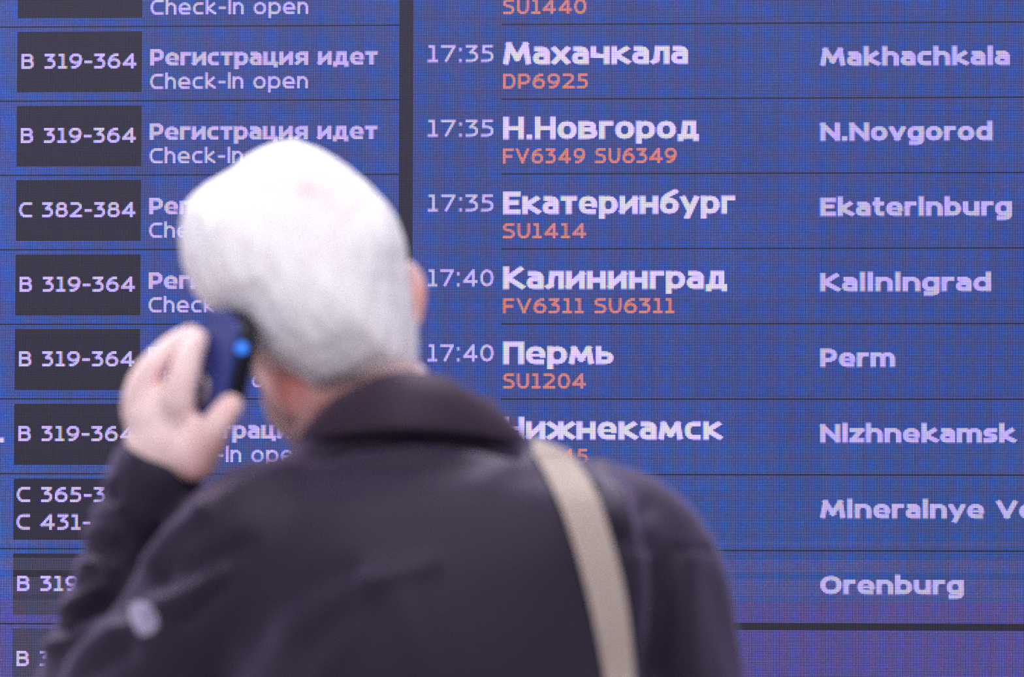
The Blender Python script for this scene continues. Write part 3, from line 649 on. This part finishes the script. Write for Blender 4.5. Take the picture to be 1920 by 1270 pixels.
# jacket: trunk and both sleeves in one cloth
def loft(bm, secs, seg=48, n=4):
    path = catmull(secs, n); rings = []
    for py, L, R_, dc, hd in path:
        ring_ = []
        for k in range(seg):
            t = 2*math.pi*k/seg; c, s = math.cos(t), math.sin(t); e = 2/2.5
            ux = math.copysign(abs(c)**e, c); uy = math.copysign(abs(s)**e, s)
            ring_.append(bm.verts.new(P((L+R_)/2 + (R_-L)/2*ux, py, dc+hd*uy)))
        rings.append(ring_)
    for i in range(len(rings)-1):
        for k in range(seg): bm.faces.new((rings[i][k], rings[i][(k+1) % seg], rings[i+1][(k+1) % seg], rings[i+1][k]))
    bm.faces.new(rings[0][::-1]); bm.faces.new(rings[-1])
def build_jacket():
    bm = bmesh.new()
    loft(bm, [(785, 690, 850, .055, .062), (806, 605, 940, .055, .080), (828, 560, 1000, .052, .088), (852, 535, 1045, .05, .092), (885, 480, 1135, .045, .098), (930, 420, 1215, .04, .112), (1000, 365, 1285, .035, .122),
              (1100, 375, 1275, .032, .134), (1270, 395, 1240, .032, .146), (1500, 415, 1215, .040, .150), (1850, 400, 1235, .05, .145), (2320, 400, 1240, .06, .140)])
    # right sleeve
    bm_tube(bm, [(P(1060, 978, .04), .055), (P(1160, 1024, .035), .062), (P(1218, 1090, .03), .0620), (P(1243, 1200, .03), .0625), (P(1275, 1400, .04), .060), (P(1305, 1720, .06), .054), (P(1302, 2000, .09), .044), (P(1294, 2210, .13), .038)], 6, 32)
    # left sleeve: upper arm out and down, forearm back up
    bm_tube(bm, [(P(640, 990, .015), .06), (P(510, 1026, .0), .071), (P(438, 1083, .0), .066), (P(362, 1170, .01), .062), (P(262, 1305, .03), .060), (P(165, 1410, .08), .056)], 7, 32)
    bm_tube(bm, [(P(165, 1410, .08), .056), (P(190, 1290, .085), .0535), (P(218, 1180, .085), .0495), (P(245, 1060, .08), .0435), (P(270, 965, .065), .0385), (P(286, 918, .050), .0400), (P(294, 893, .046), .0405)], 7, 32)
    me = voxel('jacket', bm, .0052, 22)
    co = get_co(me); no = get_no(me); px = proj_np(co)
    face = np.clip(-(no @ np.array(f))*1.6+.35, 0, 1)
    dist = (co-np.array(CAM)) @ np.array(f) - DP
    fore = lambda: ((dist > .02) & (px[:, 0] < 330)).astype(float)
    folds = [  # (points, height m, half width px, where)
        ([(392, 952), (450, 914), (545, 880)], .005, 20, 0), ([(278, 1058), (325, 1006), (385, 962)], .009, 16, 0),
        ([(300, 1080), (380, 1062), (450, 1030)], -.008, 24, 0), ([(300, 1135), (350, 1118), (405, 1078)], .007, 17, 0), ([(350, 1160), (440, 1080)], -.005, 22, 0),
        ([(105, 1268), (160, 1225), (220, 1178)], .010, 20, 0), ([(150, 1275), (235, 1225)], -.007, 20, 0), ([(225, 1150), (240, 1120), (300, 1085)], -.006, 20, 0),
        ([(95, 1215), (150, 1178), (205, 1160)], .008, 14, 1), ([(120, 1180), (200, 1135), (250, 1120)], -.012, 18, 1), ([(125, 1145), (185, 1098)], .008, 13, 1),
        ([(135, 1098), (185, 1075)], -.008, 14, 1), ([(165, 1062), (205, 1068)], .008, 13, 1), ([(160, 1035), (230, 1020)], -.005, 14, 1), ([(165, 1000), (240, 975)], .006, 16, 1),
        ([(205, 932), (255, 915), (330, 935)], -.009, 13, 1), ([(185, 958), (255, 945), (300, 950)], .006, 13, 1), ([(330, 945), (300, 1040), (262, 1110)], -.010, 26, 1),
        ([(200, 905), (260, 893), (350, 905)], .004, 10, 1),
        ([(535, 1178), (600, 1130), (690, 1090)], .003, 32, 0), ([(600, 1265), (650, 1195), (700, 1100)], .0035, 26, 0), ([(690, 1088), (800, 1062)], .004, 20, 0),
        ([(480, 1210), (560, 1110), (650, 1075)], -.003, 26, 0), ([(590, 1215), (660, 1140)], -.003, 22, 0), ([(440, 1270), (500, 1150)], -.004, 30, 0), ([(820, 1270), (760, 1120)], .003, 40, 0),
        ([(600, 846), (660, 828), (770, 815), (900, 825), (985, 846)], -.014, 15, 0),
        ([(1128, 880), (1158, 930), (1170, 985)], .009, 17, 0), ([(1118, 920), (1140, 975), (1165, 1020)], -.009, 15, 0), ([(1205, 960), (1215, 1010)], -.006, 20, 0),
        ([(1190, 1045), (1200, 1120), (1195, 1200)], .006, 22, 0), ([(1235, 1060), (1238, 1130), (1225, 1265)], -.010, 22, 0), 
        ([(1290, 1045), (1290, 1150), (1300, 1268)], .006, 28, 0), ([(1190, 1028), (1260, 1034), (1330, 1030)], -.004, 8, 0), ([(1345, 1110), (1385, 1265)], -.004, 22, 0),
        ([(1180, 1235), (1160, 1275)], -.004, 25, 0), ([(990, 862), (960, 870), (900, 905)], .002, 25, 0)]
    dsp = np.zeros(len(co))
    for pts, hgt, wd, wh in folds:
        best = np.full(len(co), 1e9)
        for a, b_ in zip(pts[:-1], pts[1:]):
            d, _ = seg_dist(px, a, b_); best = np.minimum(best, d)
        m = face*(fore() if wh else 1-fore())
        dsp += hgt*(1.15 if wh else 1)*np.exp(-(best/wd)**2)*m
    soft = np.array([noise.noise(Vector(p*13)) for p in co])*.0020
    # unseen lower part gets gentle drape too
    co += no*(dsp+soft)[:, None]
    set_co(me, co); return me
jacket = link('jacket', build_jacket(), M_jacket, person); jacket['label'] = 'dark plum-black jacket with sleeve folds'

def surf(bvh, px, py):
    d = (f + rt*((px-960)/FPX) + up*((635-py)/FPX)).normalized()
    h_ = bvh.ray_cast(CAM, d); return h_[0], h_[1]
dgm = jacket.data
bv = BVHTree.FromPolygons([v.co[:] for v in dgm.vertices], [p.vertices[:] for p in dgm.polygons])
# collar: folded band, flaring over the jacket
def build_collar():
    rows_ = [  # centre px, half width px, half depth m, back height drop px (camera side higher)
        (774, 850, 216, .097, 40), (773, 838, 216, .097, 40), (771, 812, 203, .093, 41), (770, 785, 180, .086, 43), (770, 760, 152, .078, 43), (772, 745, 120, .066, 43), (774, 738, 104, .060, 42),
        (774, 742, 94, .055, 40), (772, 765, 98, .055, 38), (768, 805, 112, .058, 36)]
    V, F_ = [], []; seg = 96
    for cxp, cyp, hw, hd, dr in rows_:
        for k in range(seg):
            t = 2*math.pi*k/seg
            c, s = math.cos(t), math.sin(t)
            q = P(cxp + hw*c + 14*max(0, c)*(1 if hw > 150 else .3), cyp + dr*s + 10*max(0, c)**2, .055 + hd*s)
            q += (q-P(770, cyp, .055)).normalized()*.0012*noise.noise(q*30)
            V.append(q)
    for j in range(len(rows_)-1):
        for k in range(seg): F_.append((j*seg+k, j*seg+(k+1) % seg, (j+1)*seg+(k+1) % seg, (j+1)*seg+k))
    j = len(rows_)-1
    for k in range(seg): F_.append((j*seg+k, j*seg+(k+1) % seg, (k+1) % seg, k))
    me = bpy.data.meshes.new('collar'); me.from_pydata([tuple(v) for v in V], [], F_)
    me.polygons.foreach_set('use_smooth', [True]*len(me.polygons)); return me
collar = link('collar', build_collar(), M_collar, jacket); collar['label'] = 'folded dark collar above the crease at the back of the neck'

# pale badge on the sleeve
def patch(name, outline, mat, parent, off=.0015, inner=None):
    bm = bmesh.new(); cxp = sum(p[0] for p in outline)/len(outline); cyp = sum(p[1] for p in outline)/len(outline)
    nn = len(outline); pts = catmull([p + (0,) for p in (outline*3)], 6)[nn*6:nn*12]; rings = []
    for s in (1.0, .97, .75, .5, .25, .05):
        ring_ = []
        for p in pts:
            x, y = cxp+(p[0]-cxp)*s, cyp+(p[1]-cyp)*s; h_, n_ = surf(bv, x, y)
            if h_ is None: h_ = P(x, y, -.04)
            dx = math.hypot(x-inner[0], y-inner[1]) if inner else 99
            ring_.append(bm.verts.new(h_ - f*(off*(-1.5 if s == 1.0 else 1.0) - (.0012 if dx < 12 else 0))))
        rings.append(ring_)
    n = len(pts)
    for a, b_ in zip(rings[:-1], rings[1:]):
        for k in range(n): bm.faces.new((a[k], a[(k+1) % n], b_[(k+1) % n], b_[k]))
    bm.faces.new(rings[-1]); return from_bm(name, bm, mat, parent)
bd = patch('badge', [(240, 1138), (262, 1128), (285, 1140), (298, 1165), (288, 1188), (264, 1194), (250, 1175)], M_thread, jacket, inner=(270, 1160)); bd['label'] = 'pale badge on the left sleeve'
# trousers and shoes, below the frame
def leg_mesh():
    bm = bmesh.new()
    for s in (-1, 1):
        hx = Vector((foot.x, foot.y, 0)) + rt*(.088*s)
        bm_tube(bm, [(hx+Vector((-.01*s, 0, .93)), .105), (hx+Vector((0, 0, .75)), .10), (hx+Vector((0, -.01, .48)), .080), (hx+Vector((0, .0, .25)), .070), (hx+Vector((0, .0, .10)), .066)], 6, 28)
    bm_ell(bm, Vector((foot.x, foot.y, .92)), (.165, .115, .10), None, 3)
    me = voxel('trousers', bm, .009, 4); co = get_co(me); no = get_no(me)
    co += no*(np.array([noise.noise(Vector((p[0]*12, p[1]*12, p[2]*18))) for p in co])*.004)[:, None]
    set_co(me, co); return me
tr = link('trousers', leg_mesh(), M_trouser, person)
ff = Vector((f.x, f.y, 0)).normalized()
for s in (-1, 1):
    hx = Vector((foot.x, foot.y, 0)) + rt*(.088*s)
    bm = bmesh.new(); bm_tube(bm, [(hx-ff*.045+Vector((0, 0, .052)), .038), (hx+ff*.04+Vector((0, 0, .055)), .043), (hx+ff*.12+Vector((0, 0, .042)), .042), (hx+ff*.185+Vector((0, 0, .034)), .030)], 6, 24)
    for v in bm.verts: v.co.z = max(v.co.z, .014)
    sh = from_bm('shoe', bm, M_shoe, person)
    bm = bmesh.new()
    ring_ = []
    for k in range(36):
        t = 2*math.pi*k/36; wd = .046 if math.cos(t) > 0 else .040
        ring_.append(hx+ff*(.065+.155*math.cos(t))+rt*(wd*math.sin(t)))
    lo = [bm.verts.new((v.x, v.y, 0.0)) for v in ring_]; hi = [bm.verts.new((v.x, v.y, .018)) for v in ring_]
    bm.faces.new(lo[::-1]); bm.faces.new(hi)
    for k in range(36): bm.faces.new((lo[k], lo[(k+1) % 36], hi[(k+1) % 36], hi[k]))
    from_bm('sole', bm, M_sole, sh, False)

# ------------------------------------------------------------------ the phone
ph = empty('mobile_phone', P(420, 700, .02), 'dark blue mobile phone held in the raised left hand against the ear', 'phone')
U = (rt*.16 + up*.97 - f*.14).normalized()
Wv = (rt*.58 - up*.50 - f*.80); Wv = (Wv-U*Wv.dot(U)).normalized(); Tn = U.cross(Wv).normalized()
if Tn.dot(rt) > 0: Tn = -Tn                            # outward normal of the back (faces left and to the camera)
PC = P(403, 694, .016)
def slab(name, lw, ll, th, off, mat, rad=.008, bulge=0.0, parent=ph, taper=0.0):
    """rounded slab: width lw, length ll, thickness th, back face at offset off along the back normal"""
    bm = bmesh.new(); rings = []
    out = []
    for sx, sy, a0 in ((1, 1, 0), (-1, 1, 90), (-1, -1, 180), (1, -1, 270)):
        for i in range(7):
            a = math.radians(a0+15*i); out.append(((lw/2-rad)*sx+rad*math.cos(a), (ll/2-rad)*sy+rad*math.sin(a)))
    for d, s in ((off-th, .90), (off-th, .96), (off-th+.0012, 1.0), (off-.0012, 1.0), (off, .95), (off+bulge*.6, .7), (off+bulge, .35)):
        rings.append([bm.verts.new(PC + Wv*(x*s*(1-taper*y/ll)) + U*(y*s) + Tn*d - ph.location) for x, y in out])
    n = len(out)
    for a, b_ in zip(rings[:-1], rings[1:]):
        for k in range(n): bm.faces.new((a[k], a[(k+1) % n], b_[(k+1) % n], b_[k]))
    bm.faces.new(rings[0][::-1]); bm.faces.new(rings[-1]); bmesh.ops.recalc_face_normals(bm, faces=bm.faces)
    return from_bm(name, bm, mat, parent)
o = slab('back_cover', .043, .098, .006, .002, M_phone_back, .020, .0015, taper=-.5); o['label'] = 'satin blue back cover'
slab('body', .045, .098, .015, -.004, M_phone_body, .021, taper=-.5)
o = slab('screen', .034, .080, .0006, -.0190, M_glass, .012, taper=-.4)
def disc(name, c, n_, r, th, mat, parent, rin=0):
    bm = bmesh.new(); x = n_.orthogonal().normalized(); y = n_.cross(x); seg = 28
    prof = [(rin, 0), (r, 0), (r, th*.7), (r*.9, th), (rin if rin else r*.2, th)]
    rings = [[bm.verts.new(c+(x*math.cos(2*math.pi*k/seg)+y*math.sin(2*math.pi*k/seg))*max(q, 1e-4)+n_*h_-ph.location) for k in range(seg)] for q, h_ in prof]
    if rin: rings.append(rings[0])
    for a, b_ in zip(rings[:-1], rings[1:]):
        for k in range(seg): bm.faces.new((a[k], a[(k+1) % seg], b_[(k+1) % seg], b_[k]))
    if not rin: bm.faces.new(rings[-1]); bm.faces.new(rings[0][::-1])
    return from_bm(name, bm, mat, parent)
rg = disc('ring_grip', PC - Wv*.010 - U*.018 + Tn*.0035, Tn, .0125, .003, M_ring, ph, rin=.0085); rg['label'] = 'pale metal ring on the back of the phone'
M_blue = bpy.data.materials.new('indicator_light'); M_blue.use_nodes = True
_b = M_blue.node_tree.nodes['Principled BSDF']; _b.inputs['Base Color'].default_value = (.02, .1, .5, 1); _b.inputs['Emission Color'].default_value = (.03, .22, .85, 1); _b.inputs['Emission Strength'].default_value = 1.15
ind = disc('indicator_light', P(454, 653, -.0085), (-f), .0047, .003, M_blue, ph); ind['label'] = 'round glowing blue light at the phone edge'

ff = Vector((f.x, f.y, 0)).normalized()
# ------------------------------------------------------------------ the bag on his right shoulder
bag = empty('shoulder_bag', P(1190, 2100, -.02), 'beige shoulder bag whose light strap crosses the right side of the dark jacket', 'bag')
Lp = [(1000, 848), (1022, 885), (1050, 945), (1073, 1010), (1093, 1080), (1108, 1140), (1121, 1200), (1134, 1270)]
Rp = [(1062, 842), (1095, 885), (1122, 935), (1143, 1000), (1160, 1060), (1173, 1120), (1183, 1190), (1190, 1270)]
def build_strap():
    rows_ = []
    for a, b_ in zip(catmull([q+(0,) for q in Lp], 3), catmull([q+(0,) for q in Rp], 3)):
        ds = []
        for k in range(7):
            h_, n_ = surf(bv, a[0]+(b_[0]-a[0])*k/6, a[1]+(b_[1]-a[1])*k/6)
            if h_ is not None: ds.append((h_-CAM).dot(f)-DP)
        if not ds: continue
        rows_.append((a, b_, min(ds)))
    dd = np.array([r[2] for r in rows_])
    for _ in range(3): dd = np.minimum(dd, np.convolve(np.pad(dd, 2, mode='edge'), np.ones(5)/5, mode='valid'))
    rows_ = [(P(a[0], a[1], d-.004), P(b_[0], b_[1], d-.004)) for (a, b_, _), d in zip(rows_, dd)]
    # over the shoulder to the chest, and on down the back to the bag
    t0 = rows_[0]; wv = (t0[1]-t0[0])
    front = []
    for k in range(1, 9):
        pr = []
        for e_ in t0:
            q = e_ + ff*(.022*k)
            h_ = bv.ray_cast(q+Vector((0, 0, .2)), Vector((0, 0, -1)))[0]
            pr.append(h_+Vector((0, 0, .004)) if h_ is not None and h_.z > t0[0].z-.10 else None)
        if None in pr: break
        front.append(tuple(pr))
    l0 = front[-1]
    for dz, dyy in ((-.05, .025), (-.14, .035), (-.30, .04), (-.60, .04)):
        a = l0[0] + Vector((0, 0, dz)) + ff*dyy; front.append((a, a+(l0[1]-l0[0])))
    e = rows_[-1]; back = []
    for k in range(1, 7):
        a = e[0] - up*(.055*k) + rt*(.004*k) - f*.006; back.append((a, a+rt*.026))
    rows2 = front[::-1] + rows_ + back
    V = []; F_ = []; th = .0018
    for a, b_ in rows2:
        V += [a, b_, b_+f*th, a+f*th]
    for i in range(len(rows2)-1):
        for k in range(4): F_.append((i*4+k, i*4+(k+1) % 4, (i+1)*4+(k+1) % 4, (i+1)*4+k))
    F_.append((0, 1, 2, 3)); n = len(V); F_.append((n-1, n-2, n-3, n-4))
    me = bpy.data.meshes.new('strap'); me.from_pydata([tuple(v-bag.location) for v in V], [], F_)
    bm = bmesh.new(); bm.from_mesh(me); bmesh.ops.recalc_face_normals(bm, faces=bm.faces); bm.to_mesh(me); bm.free()
    return me, back[-1], front[-1]
sme, bend, fend = build_strap()
st = link('strap', sme, M_strap, bag); st['label'] = 'flat light beige strap'
def build_bag():
    bm = bmesh.new(); c = (bend[0]+bend[1])/2 - up*.13 + rt*.02 - f*.01 - bag.location
    res = bmesh.ops.create_cube(bm, size=1)
    bmesh.ops.subdivide_edges(bm, edges=bm.edges, cuts=7, use_grid_fill=True)
    for v in bm.verts:
        x, y, z = v.co; k = (1-(2*x)**4*.35)*(1-(2*z)**4*.3)
        v.co = c + rt*(x*.24) + f*(y*.07*k*(1.15-z*.5)) + up*(z*.26*(1-.1*(2*x)**2))
    o_ = from_bm('bag_body', bm, M_bag, bag)
    bm = bmesh.new(); res = bmesh.ops.create_cube(bm, size=1); bmesh.ops.subdivide_edges(bm, edges=bm.edges, cuts=5, use_grid_fill=True)
    for v in bm.verts:
        x, y, z = v.co; v.co = c - f*(.037) + up*(.05+z*.15) + rt*(x*.245) - f*(y*.006 - (.5+z)*.012)
    from_bm('flap', bm, M_bag, bag)
build_bag()
